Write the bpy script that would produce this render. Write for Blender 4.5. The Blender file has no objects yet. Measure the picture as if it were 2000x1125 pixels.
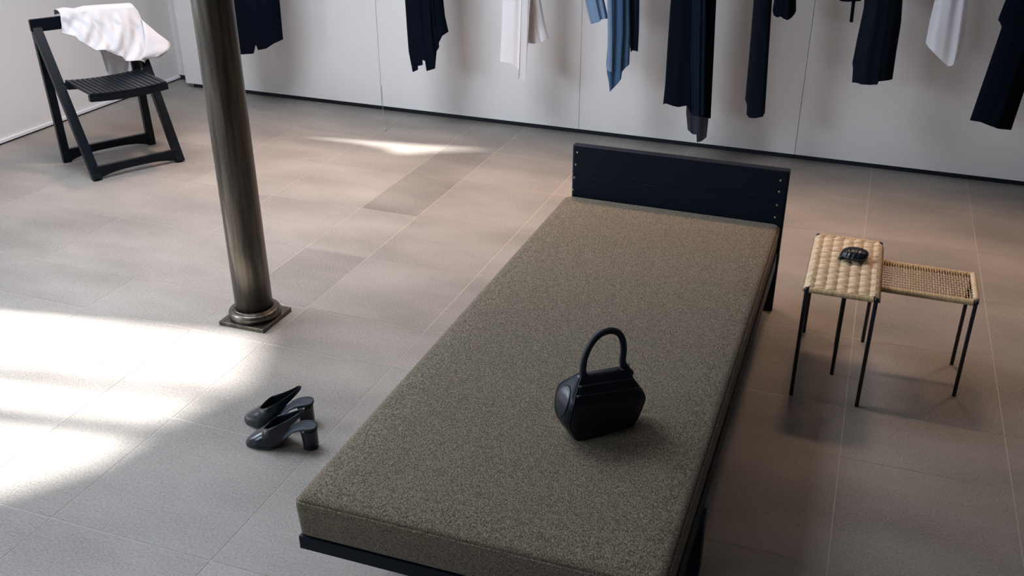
import bpy, bmesh, math, random
from mathutils import Vector, Matrix
random.seed(7)
C = bpy.context.scene.collection
sc = bpy.context.scene
PI = math.pi

# ------------------------------------------------------------------ camera
CH = 1.75                                             # eye height in metres
RIGHT = Vector((0.95087, 0.30795, 0.0213))
FPX, PX, PY = 1887.35, 1100.0, 562.5
def rot(pitch, yaw, roll):
    cr, sr, cp, sp, cy, sy = math.cos(roll), math.sin(roll), math.cos(pitch), math.sin(pitch), math.cos(yaw), math.sin(yaw)
    Rr = Matrix(((cr, -sr, 0), (sr, cr, 0), (0, 0, 1)))
    Rp = Matrix(((1, 0, 0), (0, cp, -sp), (0, sp, cp)))
    B = Matrix(((1, 0, 0), (0, 0, -1), (0, 1, 0)))
    Ry = Matrix(((cy, -sy, 0), (sy, cy, 0), (0, 0, 1)))
    return Rr @ Rp @ B @ Ry
M = rot(0.46590259, -0.30210304, 0.02371009)          # rows: right, down, forward
cam_d = bpy.data.cameras.new('camera')
cam = bpy.data.objects.new('camera', cam_d); C.objects.link(cam)
cam_d.sensor_width = 36; cam_d.lens = 36 * FPX / 2000; cam_d.shift_x = -0.05; cam_d.clip_start = 0.05
R3 = Matrix((M[0], -M[1], -M[2])).transposed()
cam.matrix_world = Matrix.Translation((0, 0, CH)) @ R3.to_4x4()
sc.camera = cam

# ------------------------------------------------------------------ world, sun, lamps, exposure
w = bpy.data.worlds.new('sky'); sc.world = w; w.use_nodes = True
wn = w.node_tree.nodes['Background']
wn.inputs[0].default_value = (0.74, 0.86, 1.0, 1); wn.inputs[1].default_value = 19.0
AZ, EL = math.radians(9.5), math.radians(38)
sd = bpy.data.lights.new('sun', 'SUN'); sd.energy = 22; sd.angle = math.radians(2.0); sd.color = (1.0, 0.985, 0.96)
so = bpy.data.objects.new('sun', sd); C.objects.link(so)
sv = Vector((math.cos(AZ) * math.cos(EL), math.sin(AZ) * math.cos(EL), -math.sin(EL)))
so.rotation_euler = sv.to_track_quat('-Z', 'Y').to_euler(); so.location = (-8, 0, 6)
def area(name, loc, direction, sx, sy, energy, col, portal=False, spread=180):
    d = bpy.data.lights.new(name, 'AREA'); d.shape = 'RECTANGLE'; d.size = sx; d.size_y = sy
    d.energy = energy; d.color = col; d.spread = math.radians(spread)
    if portal: d.cycles.is_portal = True
    o = bpy.data.objects.new(name, d); C.objects.link(o); o.location = loc
    o.rotation_euler = Vector(direction).to_track_quat('-Z', 'Y').to_euler()
    return o
WARM = (1.0, 0.64, 0.44)
for x, e in ((-2.9, 15), (-1.5, 15), (-0.1, 10), (1.3, 9)):
    area('downlight', (x, 4.38, 2.93), (0, -0.04, -1), 0.40, 0.26, e, WARM, spread=76)
area('added_overhead_fill', (-2.75, 2.9, 2.94), (0, 0, -1), 1.5, 1.5, 92, (0.80, 0.88, 1.0), spread=150)  # cool overhead fill, added to brighten the left wall and floor
sc.view_settings.view_transform = 'Standard'; sc.view_settings.look = 'None'
sc.view_settings.gamma = 1.0; sc.view_settings.use_curve_mapping = False
sc.view_settings.exposure = 0.0
sc.cycles.use_denoising = True
sc.cycles.max_bounces = 8; sc.cycles.diffuse_bounces = 5; sc.cycles.sample_clamp_indirect = 6

# ------------------------------------------------------------------ measuring helpers: a photo pixel and a known plane give a place in the room
def ray(x, y): return M.transposed() @ Vector((x - PX, y - PY, FPX))
O = Vector((0, 0, CH))
def on_z(x, y, z=0.0):
    d = ray(x, y); return O + d * ((z - CH) / d.z)
def on_y(x, y, Y):
    d = ray(x, y); return O + d * (Y / d.y)
def on_plane(x, y, p, n):
    d = ray(x, y); n = Vector(n); return O + d * ((Vector(p) - O).dot(n) / d.dot(n))

# ------------------------------------------------------------------ object helpers
def obj(name, bm, mat, parent=None, smooth=False, recalc=True):
    if recalc: bmesh.ops.recalc_face_normals(bm, faces=bm.faces[:])
    me = bpy.data.meshes.new(name); bm.to_mesh(me); bm.free()
    for m_ in (mat if isinstance(mat, (list, tuple)) else [mat]): me.materials.append(m_)
    if smooth: me.shade_smooth()
    o = bpy.data.objects.new(name, me); C.objects.link(o)
    if parent: o.parent = parent
    return o
def tag(o, label, cat, group=None):
    o['label'] = label; o['category'] = cat
    if group: o['group'] = group
    return o
def thing(name, label, cat, loc=(0, 0, 0), rotz=0, group=None):
    o = bpy.data.objects.new(name, None); C.objects.link(o); o.empty_display_size = 0.1
    o.location = loc; o.rotation_euler = (0, 0, rotz)
    return tag(o, label, cat, group)
def struct(name, bm, mat, parent=None, smooth=False):
    o = obj(name, bm, mat, parent, smooth)
    if not parent: o['kind'] = 'structure'
    return o
def add_box(bm, lo, hi, mi=0, M4=None):
    x0, y0, z0 = lo; x1, y1, z1 = hi
    v = [Vector(p) for p in ((x0, y0, z0), (x1, y0, z0), (x1, y1, z0), (x0, y1, z0), (x0, y0, z1), (x1, y0, z1), (x1, y1, z1), (x0, y1, z1))]
    if M4: v = [M4 @ p for p in v]
    v = [bm.verts.new(p) for p in v]
    for f in ((0, 3, 2, 1), (4, 5, 6, 7), (0, 1, 5, 4), (1, 2, 6, 5), (2, 3, 7, 6), (3, 0, 4, 7)):
        bm.faces.new([v[i] for i in f]).material_index = mi
def box_bm(lo, hi, bev=0.0):
    bm = bmesh.new(); add_box(bm, lo, hi)
    if bev: bmesh.ops.bevel(bm, geom=bm.edges[:], offset=bev, segments=2, affect='EDGES', profile=0.5)
    return bm
def add_beam(bm, a, b, side, w_, d_):
    """square bar from a to b; w_ measured along side, d_ across"""
    a, b = Vector(a), Vector(b); ax = (b - a).normalized(); s = Vector(side); s = (s - ax * s.dot(ax)).normalized(); t = ax.cross(s)
    vs = []
    for p in (a, b):
        for i, j in ((-1, -1), (1, -1), (1, 1), (-1, 1)):
            vs.append(bm.verts.new(p + s * (w_ / 2 * i) + t * (d_ / 2 * j)))
    for f in ((0, 1, 2, 3), (7, 6, 5, 4), (0, 4, 5, 1), (1, 5, 6, 2), (2, 6, 7, 3), (3, 7, 4, 0)):
        bm.faces.new([vs[i] for i in f])
def add_tube(bm, pts, r, seg=12, cap=True, closed=False, flat=1.0, up=None):
    pts = [Vector(p) for p in pts]; n = len(pts); rings = []
    rr = r if isinstance(r, (list, tuple)) else [r] * n
    prev = None
    for i, p in enumerate(pts):
        if closed: t = pts[(i + 1) % n] - pts[i - 1]
        else: t = pts[min(i + 1, n - 1)] - pts[max(i - 1, 0)]
        t.normalize()
        if up is not None:
            u = Vector(up); u = (u - t * u.dot(t)).normalized()
        elif prev is None:
            u = t.orthogonal().normalized()
        else:
            u = (prev - t * prev.dot(t)).normalized()
        prev = u; v = t.cross(u)
        rings.append([bm.verts.new(p + (u * math.cos(2 * PI * k / seg) * flat + v * math.sin(2 * PI * k / seg)) * rr[i]) for k in range(seg)])
    m = n if closed else n - 1
    for i in range(m):
        A, B_ = rings[i], rings[(i + 1) % n]
        for k in range(seg):
            bm.faces.new((A[k], A[(k + 1) % seg], B_[(k + 1) % seg], B_[k]))
    if cap and not closed:
        bm.faces.new(rings[0][::-1]); bm.faces.new(rings[-1])
    return bm
def add_lathe(bm, prof, seg=48, c=(0, 0)):
    rings = []
    for r, z in prof:
        rings.append([bm.verts.new((c[0] + r * math.cos(2 * PI * k / seg), c[1] + r * math.sin(2 * PI * k / seg), z)) for k in range(seg)])
    for A, B_ in zip(rings, rings[1:]):
        for k in range(seg): bm.faces.new((A[k], A[(k + 1) % seg], B_[(k + 1) % seg], B_[k]))
    bm.faces.new(rings[0][::-1]); bm.faces.new(rings[-1])
def loft(bm, rings, cap0=True, cap1=True, closed=True):
    R = [[bm.verts.new(p) for p in r] for r in rings]
    n = len(R[0]); m = n if closed else n - 1
    for A, B_ in zip(R, R[1:]):
        for k in range(m): bm.faces.new((A[k], A[(k + 1) % n], B_[(k + 1) % n], B_[k]))
    if cap0: bm.faces.new(R[0][::-1])
    if cap1: bm.faces.new(R[-1])
    return R
def lerp_poly(poly, t):
    """point at parameter t (0..1, by length) of a polyline"""
    L = [0.0]
    for a, b in zip(poly, poly[1:]): L.append(L[-1] + math.hypot(b[0] - a[0], b[1] - a[1]))
    s = t * L[-1]
    for i in range(len(poly) - 1):
        if s <= L[i + 1] + 1e-9:
            k = (s - L[i]) / max(L[i + 1] - L[i], 1e-9)
            return tuple(poly[i][j] + (poly[i + 1][j] - poly[i][j]) * k for j in range(len(poly[0])))
    return poly[-1]
def interp(tab, x):
    if x <= tab[0][0]: return tab[0][1]
    for (x0, y0), (x1, y1) in zip(tab, tab[1:]):
        if x <= x1: return y0 + (y1 - y0) * (x - x0) / (x1 - x0)
    return tab[-1][1]
def smooth_interp(tab, x):
    if x <= tab[0][0]: return tab[0][1]
    n = len(tab)
    for i in range(n - 1):
        x0, y0 = tab[i]; x1, y1 = tab[i + 1]
        if x <= x1:
            def sl(j):
                a, b = tab[max(j - 1, 0)], tab[min(j + 1, n - 1)]
                return (b[1] - a[1]) / (b[0] - a[0])
            h = x1 - x0; t = (x - x0) / h
            return (2*t**3-3*t*t+1)*y0 + (t**3-2*t*t+t)*h*sl(i) + (-2*t**3+3*t*t)*y1 + (t**3-t*t)*h*sl(i+1)
    return tab[-1][1]

# ------------------------------------------------------------------ materials
def mat(name, col, rough=0.6, spec=0.5, metal=0.0, noise=None, bump=None, sheen=0.0, coat=0.0, alpha=1.0, trans=0.0):
    """noise = (scale, amount, colour2); bump = (scale, strength, distance)"""
    m = bpy.data.materials.new(name); m.use_nodes = True; nt = m.node_tree; b = nt.nodes['Principled BSDF']
    b.inputs['Base Color'].default_value = (*col, 1); b.inputs['Roughness'].default_value = rough
    b.inputs['Specular IOR Level'].default_value = spec; b.inputs['Metallic'].default_value = metal
    b.inputs['Sheen Weight'].default_value = sheen; b.inputs['Coat Weight'].default_value = coat
    b.inputs['Alpha'].default_value = alpha
    tc = nt.nodes.new('ShaderNodeTexCoord')
    if noise:
        n = nt.nodes.new('ShaderNodeTexNoise'); n.inputs['Scale'].default_value = noise[0]; n.inputs['Detail'].default_value = 4
        nt.links.new(tc.outputs['Object'], n.inputs['Vector'])
        r = nt.nodes.new('ShaderNodeValToRGB'); r.color_ramp.elements[0].position = 0.5 - noise[1]; r.color_ramp.elements[1].position = 0.5 + noise[1]
        r.color_ramp.elements[0].color = (*col, 1); r.color_ramp.elements[1].color = (*noise[2], 1)
        nt.links.new(n.outputs['Fac'], r.inputs['Fac']); nt.links.new(r.outputs['Color'], b.inputs['Base Color'])
    if bump:
        n2 = nt.nodes.new('ShaderNodeTexNoise'); n2.inputs['Scale'].default_value = bump[0]; n2.inputs['Detail'].default_value = 3
        nt.links.new(tc.outputs['Object'], n2.inputs['Vector'])
        bp = nt.nodes.new('ShaderNodeBump'); bp.inputs['Strength'].default_value = bump[1]; bp.inputs['Distance'].default_value = bump[2]
        nt.links.new(n2.outputs['Fac'], bp.inputs['Height']); nt.links.new(bp.outputs['Normal'], b.inputs['Normal'])
    return m
m_wall = mat('painted_wall', (0.80, 0.77, 0.75), 0.55, 0.3, noise=(3, 0.3, (0.77, 0.74, 0.72)), bump=(90, 0.05, 0.002))
m_white = mat('white_paint', (0.80, 0.80, 0.82), 0.45)
m_toe = mat('black_toe_kick', (0.006, 0.010, 0.018), 0.6)
m_ceil = mat('ceiling_paint', (0.32, 0.32, 0.32), 0.8)
m_darkwall = mat('charcoal_wall', (0.07, 0.07, 0.07), 0.8)
m_blackwood = mat('black_stained_wood', (0.003, 0.006, 0.013), 0.5, 0.2, noise=(14, 0.3, (0.004, 0.009, 0.019)), bump=(60, 0.08, 0.002))
m_chair = mat('black_lacquered_beech', (0.002, 0.0045, 0.008), 0.36, 0.2, bump=(80, 0.06, 0.002))
m_brass = mat('dull_brass', (0.30, 0.25, 0.19), 0.45, metal=0.7)
m_leather = mat('black_leather', (0.003, 0.006, 0.013), 0.36, 0.35, bump=(220, 0.10, 0.0008))
m_leather_soft = mat('black_soft_leather', (0.005, 0.009, 0.018), 0.5, 0.35, bump=(300, 0.15, 0.0008))
m_gusset = mat('smooth_gusset_leather', (0.016, 0.020, 0.030), 0.35, 0.5)
m_shoe = mat('black_calf_leather', (0.005, 0.009, 0.015), 0.24, 0.5, bump=(260, 0.06, 0.0006))
m_insole = mat('dark_insole', (0.008, 0.015, 0.026), 0.55)
m_tan = mat('tan_lining', (0.42, 0.33, 0.20), 0.6)
m_rod = mat('black_steel', (0.006, 0.009, 0.017), 0.4, 0.5)
m_shell = mat('black_glazed_shell', (0.004, 0.008, 0.014), 0.28, 0.5)
m_black = mat('black_wool', (0.002, 0.0038, 0.009), 0.9, 0.06)
m_black2 = mat('black_satin', (0.0025, 0.005, 0.012), 0.75, 0.1)
m_navy = mat('midnight_chiffon', (0.003, 0.008, 0.020), 0.8, 0.1)
m_cream = mat('cream_silk', (0.78, 0.74, 0.74), 0.6, 0.3)
m_tee = mat('white_jersey', (0.55, 0.55, 0.57), 0.85, 0.2, bump=(500, 0.1, 0.0006))
m_label = mat('grey_label', (0.30, 0.30, 0.33), 0.8)
m_denim = mat('washed_denim', (0.040, 0.085, 0.17), 0.85, 0.2, noise=(160, 0.25, (0.055, 0.115, 0.21)), bump=(500, 0.2, 0.0008))
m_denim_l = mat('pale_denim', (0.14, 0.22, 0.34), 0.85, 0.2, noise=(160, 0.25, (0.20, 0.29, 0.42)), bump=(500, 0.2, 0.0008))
m_denim_d = mat('dark_denim', (0.010, 0.024, 0.055), 0.85, 0.2)
m_bead = mat('steel_bead', (0.6, 0.62, 0.66), 0.3, metal=0.8)

def translucent(name, col, amount):
    m = bpy.data.materials.new(name); m.use_nodes = True; nt = m.node_tree; b = nt.nodes['Principled BSDF']
    b.inputs['Base Color'].default_value = (*col, 1); b.inputs['Roughness'].default_value = 0.7
    t = nt.nodes.new('ShaderNodeBsdfTransparent'); x = nt.nodes.new('ShaderNodeMixShader'); x.inputs[0].default_value = amount
    nt.links.new(b.outputs[0], x.inputs[1]); nt.links.new(t.outputs[0], x.inputs[2])
    nt.links.new(x.outputs[0], nt.nodes['Material Output'].inputs[0])
    return m
m_sheer = translucent('sheer_navy_chiffon', (0.004, 0.010, 0.022), 0.14)
m_organza = translucent('white_organza', (0.85, 0.86, 0.92), 0.30)
m_teeback = translucent('thin_white_jersey', (0.84, 0.86, 0.92), 0.18)

def floor_mat():
    m = bpy.data.materials.new('stone_tile'); m.use_nodes = True; nt = m.node_tree; b = nt.nodes['Principled BSDF']
    tc = nt.nodes.new('ShaderNodeTexCoord'); at = nt.nodes.new('ShaderNodeAttribute'); at.attribute_name = 'tint'
    def N(scale, det, stretch=None):
        n = nt.nodes.new('ShaderNodeTexNoise'); n.inputs['Scale'].default_value = scale; n.inputs['Detail'].default_value = det
        if stretch:
            mp = nt.nodes.new('ShaderNodeMapping'); mp.inputs['Scale'].default_value = stretch; mp.inputs['Rotation'].default_value = (0, 0, 0.5)
            nt.links.new(tc.outputs['Object'], mp.inputs[0]); nt.links.new(mp.outputs[0], n.inputs['Vector'])
        else: nt.links.new(tc.outputs['Object'], n.inputs['Vector'])
        return n
    def math_(op, a, bb):
        q = nt.nodes.new('ShaderNodeMath'); q.operation = op
        for i, v in enumerate((a, bb)):
            if isinstance(v, (int, float)): q.inputs[i].default_value = v
            else: nt.links.new(v, q.inputs[i])
        return q.outputs[0]
    n1 = N(1.7, 5, (1, 2.2, 1)); n2 = N(150, 3); n3 = N(420, 2); n4 = N(60, 2)
    f = math_('ADD', math_('MULTIPLY', math_('SUBTRACT', n1.outputs['Fac'], 0.5), 1.0),
              math_('MULTIPLY', math_('SUBTRACT', n2.outputs['Fac'], 0.5), 1.05))
    f = math_('ADD', f, math_('MULTIPLY', math_('SUBTRACT', n3.outputs['Fac'], 0.5), 1.2))
    pit = math_('MULTIPLY', math_('GREATER_THAN', n4.outputs['Fac'], 0.735), -0.35)
    f = math_('ADD', f, pit)
    f = math_('ADD', math_('ADD', f, 1.0), at.outputs['Fac'])
    mix = nt.nodes.new('ShaderNodeVectorMath'); mix.operation = 'SCALE'
    mix.inputs[0].default_value = (0.243, 0.220, 0.197); nt.links.new(f, mix.inputs['Scale'])
    nt.links.new(mix.outputs[0], b.inputs['Base Color'])
    b.inputs['Roughness'].default_value = 0.48; b.inputs['Specular IOR Level'].default_value = 0.45
    bp = nt.nodes.new('ShaderNodeBump'); bp.inputs['Strength'].default_value = 0.25; bp.inputs['Distance'].default_value = 0.0012
    nt.links.new(n2.outputs['Fac'], bp.inputs['Height']); nt.links.new(bp.outputs[0], b.inputs['Normal'])
    return m
m_tile = floor_mat()
m_grout = mat('pale_grout', (0.42, 0.37, 0.33), 0.8)

def tweed_mat():
    m = bpy.data.materials.new('olive_brown_tweed'); m.use_nodes = True; nt = m.node_tree; b = nt.nodes['Principled BSDF']
    tc = nt.nodes.new('ShaderNodeTexCoord')
    mp = nt.nodes.new('ShaderNodeMapping'); mp.inputs['Scale'].default_value = (1.0, 0.55, 1.0); mp.inputs['Rotation'].default_value = (0, 0, 0.25)
    nt.links.new(tc.outputs['Object'], mp.inputs[0])
    n = nt.nodes.new('ShaderNodeTexNoise'); n.inputs['Scale'].default_value = 430; n.inputs['Detail'].default_value = 4
    nt.links.new(mp.outputs[0], n.inputs['Vector'])
    r = nt.nodes.new('ShaderNodeValToRGB'); e = r.color_ramp.elements
    e[0].position = 0.36; e[0].color = (0.050, 0.042, 0.031, 1); e[1].position = 0.68; e[1].color = (0.31, 0.262, 0.186, 1)
    x = e.new(0.5); x.color = (0.150, 0.118, 0.081, 1)
    nt.links.new(n.outputs['Fac'], r.inputs['Fac'])
    nt.links.new(r.outputs[0], b.inputs['Base Color'])
    b.inputs['Roughness'].default_value = 0.95; b.inputs['Specular IOR Level'].default_value = 0.15; b.inputs['Sheen Weight'].default_value = 0.12
    bp = nt.nodes.new('ShaderNodeBump'); bp.inputs['Strength'].default_value = 0.6; bp.inputs['Distance'].default_value = 0.002
    nt.links.new(n.outputs['Fac'], bp.inputs['Height']); nt.links.new(bp.outputs[0], b.inputs['Normal'])
    return m
m_tweed = tweed_mat()

def cane_mat(name, c0, c1, scale):
    """cane with strand-to-strand tone; scale stretches the noise so tone varies from strand to strand"""
    m = bpy.data.materials.new(name); m.use_nodes = True; nt = m.node_tree; b = nt.nodes['Principled BSDF']
    tc = nt.nodes.new('ShaderNodeTexCoord'); mp = nt.nodes.new('ShaderNodeMapping'); mp.inputs['Scale'].default_value = scale
    nt.links.new(tc.outputs['Object'], mp.inputs[0])
    n = nt.nodes.new('ShaderNodeTexNoise'); n.inputs['Scale'].default_value = 1.0; n.inputs['Detail'].default_value = 3
    nt.links.new(mp.outputs[0], n.inputs['Vector'])
    r = nt.nodes.new('ShaderNodeValToRGB'); r.color_ramp.elements[0].position = 0.3; r.color_ramp.elements[1].position = 0.7
    r.color_ramp.elements[0].color = (*c0, 1); r.color_ramp.elements[1].color = (*c1, 1)
    nt.links.new(n.outputs['Fac'], r.inputs['Fac']); nt.links.new(r.outputs[0], b.inputs['Base Color'])
    b.inputs['Roughness'].default_value = 0.6
    return m
m_caneA = cane_mat('pale_cane', (0.54, 0.39, 0.24), (0.80, 0.63, 0.42), (9, 230, 9))
m_caneB = cane_mat('golden_cane', (0.43, 0.28, 0.14), (0.72, 0.53, 0.30), (230, 9, 9))
m_warp = mat('cane_warp', (0.36, 0.26, 0.16), 0.6)

def column_mat():
    m = bpy.data.materials.new('bronzed_iron'); m.use_nodes = True; nt = m.node_tree; b = nt.nodes['Principled BSDF']
    tc = nt.nodes.new('ShaderNodeTexCoord'); mp = nt.nodes.new('ShaderNodeMapping'); mp.inputs['Scale'].default_value = (60, 60, 4)
    nt.links.new(tc.outputs['Object'], mp.inputs[0])
    n = nt.nodes.new('ShaderNodeTexNoise'); n.inputs['Scale'].default_value = 1; n.inputs['Detail'].default_value = 5
    nt.links.new(mp.outputs[0], n.inputs['Vector'])
    r = nt.nodes.new('ShaderNodeValToRGB'); r.color_ramp.elements[0].position = 0.35; r.color_ramp.elements[1].position = 0.75
    r.color_ramp.elements[0].color = (0.085, 0.076, 0.066, 1); r.color_ramp.elements[1].color = (0.200, 0.172, 0.142, 1)
    nt.links.new(n.outputs['Fac'], r.inputs['Fac']); nt.links.new(r.outputs[0], b.inputs['Base Color'])
    b.inputs['Metallic'].default_value = 0.9; b.inputs['Roughness'].default_value = 0.36
    bp = nt.nodes.new('ShaderNodeBump'); bp.inputs['Strength'].default_value = 0.12; bp.inputs['Distance'].default_value = 0.001
    nt.links.new(n.outputs['Fac'], bp.inputs['Height']); nt.links.new(bp.outputs[0], b.inputs['Normal'])
    return m
m_column = column_mat()

# ------------------------------------------------------------------ the room
S = 0.875
XL, YB, XR, YR, ZC = -4.48, 5.276, 3.6, -3.6, 2.96     # left wall, back panels, right wall, rear wall, ceiling
YALC = 5.44
xs = [-4.90, -4.34, -3.772, -3.163, -2.683, -2.205, -1.906, -1.404, -0.898, -0.400, 0.098, 0.585, 1.07, 1.56, 2.05, 2.54, 3.03, 3.7]
ys = [-3.9, -3.4, -2.9, -2.4, -1.9, -1.4, -0.9, -0.45, 0.03, 0.53, 1.034, 1.534, 2.035, 2.533, 2.818, 3.305, 3.794, 4.297, 4.777, 5.6]
bm = bmesh.new(); lay = bm.faces.layers.float.new('tint'); g = 0.0017
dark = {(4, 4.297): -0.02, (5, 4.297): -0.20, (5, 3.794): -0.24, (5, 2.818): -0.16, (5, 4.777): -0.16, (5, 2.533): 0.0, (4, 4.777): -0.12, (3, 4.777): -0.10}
for i in range(len(xs) - 1):
    for j in range(len(ys) - 1):
        v = [bm.verts.new((x, y, 0)) for x, y in ((xs[i] + g, ys[j] + g), (xs[i + 1] - g, ys[j] + g), (xs[i + 1] - g, ys[j + 1] - g), (xs[i] + g, ys[j + 1] - g))]
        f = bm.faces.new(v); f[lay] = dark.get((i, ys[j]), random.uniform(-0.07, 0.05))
f = [bm.verts.new(p) for p in ((-4.9, -3.9, -0.0008), (3.7, -3.9, -0.0008), (3.7, 5.6, -0.0008), (-4.9, 5.6, -0.0008))]
f = bm.faces.new(f); f.material_index = 1
struct('floor', bm, [m_tile, m_grout])

# back wall: tall white panels with hairline joints, lifted over a black recessed plinth
bm = bmesh.new(); seams = [-4.30, -2.856, -1.572, -0.320, 0.945, 2.21, XR]
for a, b_ in zip(seams, seams[1:]):
    add_box(bm, (a + 0.0012, YB, 0.032), (b_ - 0.0012, YB + 0.02, ZC))
add_box(bm, (-4.2988, YB + 0.02, 0.03), (XR, YALC + 0.1, ZC))
struct('wall_back', bm, m_wall)
bm = bmesh.new(); add_box(bm, (-4.262, YB + 0.025, 0), (XR, YB + 0.08, 0.03)); struct('baseboard_back', bm, m_toe)
bm = bmesh.new(); add_box(bm, (XL - 0.1, YALC, 0.028), (-4.3, YALC + 0.1, ZC)); struct('wall_alcove', bm, m_wall)
bm = bmesh.new(); add_box(bm, (XL - 0.1, YALC - 0.002, 0), (-4.27, YALC + 0.1, 0.03)); struct('baseboard_alcove', bm, m_toe)
# left wall with a tall arched window and a small unseen one shaped to cast the sun streak; each hole = sill and head heights along y
def sun_back(x, y):                                    # where the ray that lights floor point (x, y) crosses the left wall
    return (y - math.tan(AZ) * (x - XL), (x - XL) / math.cos(AZ) * math.tan(EL))
head1 = sorted([sun_back(x * S, y * S) for x, y in ((-2.16, 2.93), (-2.122, 2.829), (-2.041, 2.653), (-2.024, 2.545), (-2.118, 2.369), (-2.14, 2.2), (-2.195, 1.993), (-2.374, 1.751))])
J1 = 2.457 * S
head1 = [(0.84, 1.40), (0.92, 1.62)] + [p for p in head1 if p[0] < J1 - 0.01] + [(J1, head1[-1][1])]
head3 = [(-2.3, 2.3), (-0.8, 2.3)]; sill3 = [(-2.3, 1.2), (-0.8, 1.2)]  # unseen opening added to bring more sky light onto the back wall
sill1 = [(0.84, 1.12), (J1, 1.12)]
sill2 = [(4.20, 1.66), (4.30, 1.58), (4.36, 1.42), (4.40, 1.12)]
head2 = [(4.20, 1.68), (4.26, 1.78), (4.30, 1.85), (4.36, 1.96), (4.40, 2.06)]
def wall_prism(bm, y0, y1, za0, za1, zb0, zb1, x0=XL - 0.05, x1=XL):
    v = [bm.verts.new(p) for p in ((x1, y0, za0), (x1, y1, za1), (x1, y1, zb1), (x1, y0, zb0), (x0, y0, za0), (x0, y1, za1), (x0, y1, zb1), (x0, y0, zb0))]
    for f in ((0, 1, 2, 3), (7, 6, 5, 4), (0, 4, 5, 1), (1, 5, 6, 2), (2, 6, 7, 3), (3, 7, 4, 0)): bm.faces.new([v[i] for i in f])
bm = bmesh.new(); cur = YR - 0.1
for sill, head in ((sill3, head3), (sill1, head1), (sill2, head2)):
    a, b_ = head[0][0], head[-1][0]
    wall_prism(bm, cur, a, 0.02, 0.02, ZC, ZC); cur = b_
    st = sorted(set([a, b_] + [p[0] for p in head] + [p[0] for p in sill]))
    for y0, y1 in zip(st, st[1:]):
        wall_prism(bm, y0, y1, 0.02, 0.02, interp(sill, y0), interp(sill, y1))
        wall_prism(bm, y0, y1, interp(head, y0), interp(head, y1), ZC, ZC)
wall_prism(bm, cur, YALC + 0.1, 0.02, 0.02, ZC, ZC)
struct('wall_left', bm, m_wall)
bm = bmesh.new(); add_box(bm, (XL - 0.05, YR, 0), (XL - 0.008, YALC, 0.02)); struct('baseboard_left', bm, m_toe)
bm = bmesh.new(); add_box(bm, (XL, YR, 0.010), (XL + 0.010, YALC, 0.026)); struct('trim_1', bm, m_white)
bm = bmesh.new()
for yc, wd in ((1.73 * S, 0.062), (1.99 * S, 0.030)):
    add_box(bm, (XL - 0.05, yc - wd / 2, 1.12), (XL - 0.02, yc + wd / 2, interp(head1, yc)))
struct('window_1', bm, m_toe)
bm = bmesh.new(); add_box(bm, (XL - 0.05, -1.58, 1.2), (XL - 0.02, -1.52, 2.3)); struct('added_window_bar', bm, m_toe)  # upright bar in the added opening
for a, b_, z0, z1 in ((-2.3, -0.8, 1.2, 2.3), (0.84, J1, 1.12, 2.2), (4.20, 4.40, 1.12, 2.06)):
    area('skylight_portal', (XL - 0.06, (a + b_) / 2, (z0 + z1) / 2), (1, 0, 0), b_ - a, z1 - z0, 1, (1, 1, 1), portal=True)
bm = bmesh.new(); add_box(bm, (XR, YR, 0), (XR + 0.1, YALC, ZC)); struct('wall_right', bm, m_darkwall)
bm = bmesh.new(); add_box(bm, (XL - 0.05, YR - 0.1, 0), (XR + 0.1, YR, ZC)); struct('wall_rear', bm, m_darkwall)
bm = bmesh.new(); add_box(bm, (XL - 0.1, YR - 0.1, ZC), (XR + 0.1, YALC + 0.1, ZC + 0.1)); struct('ceiling', bm, m_ceil)
bm = bmesh.new(); add_box(bm, (XL + 0.01, 4.46, 2.30), (XR, YB - 0.002, ZC - 0.002)); struct('added_bulkhead', bm, m_wall)   # unseen bulkhead added over the clothes rail to shade the floor by the wall

# ------------------------------------------------------------------ column
CX0, CY0 = -2.039, 2.686
t = thing('cast_iron_column', 'tall round bronzed iron column standing on a square base plate', 'column', (CX0, CY0, 0))
obj('base_plate', box_bm((-0.094, -0.094, 0.0), (0.094, 0.094, 0.016), 0.002), m_column, t)
bm = bmesh.new()
pf = [(0.088, 0.0165)] + [(0.078 + 0.016 * math.cos(a), 0.033 + 0.0165 * math.sin(a)) for a in [math.radians(d) for d in range(-80, 101, 15)]] + [(0.074, 0.0485), (0.0735, 0.053), (0.069, 0.055), (0.069, 0.050), (0.05, 0.050)]
add_lathe(bm, pf); obj('base_ring', bm, m_column, t, True)
bm = bmesh.new(); add_lathe(bm, [(0.0675, 0.052), (0.0665, 0.3), (0.066, 1.0), (0.0655, ZC - 0.1), (0.064, ZC)]); obj('shaft', bm, m_column, t, True)

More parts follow.
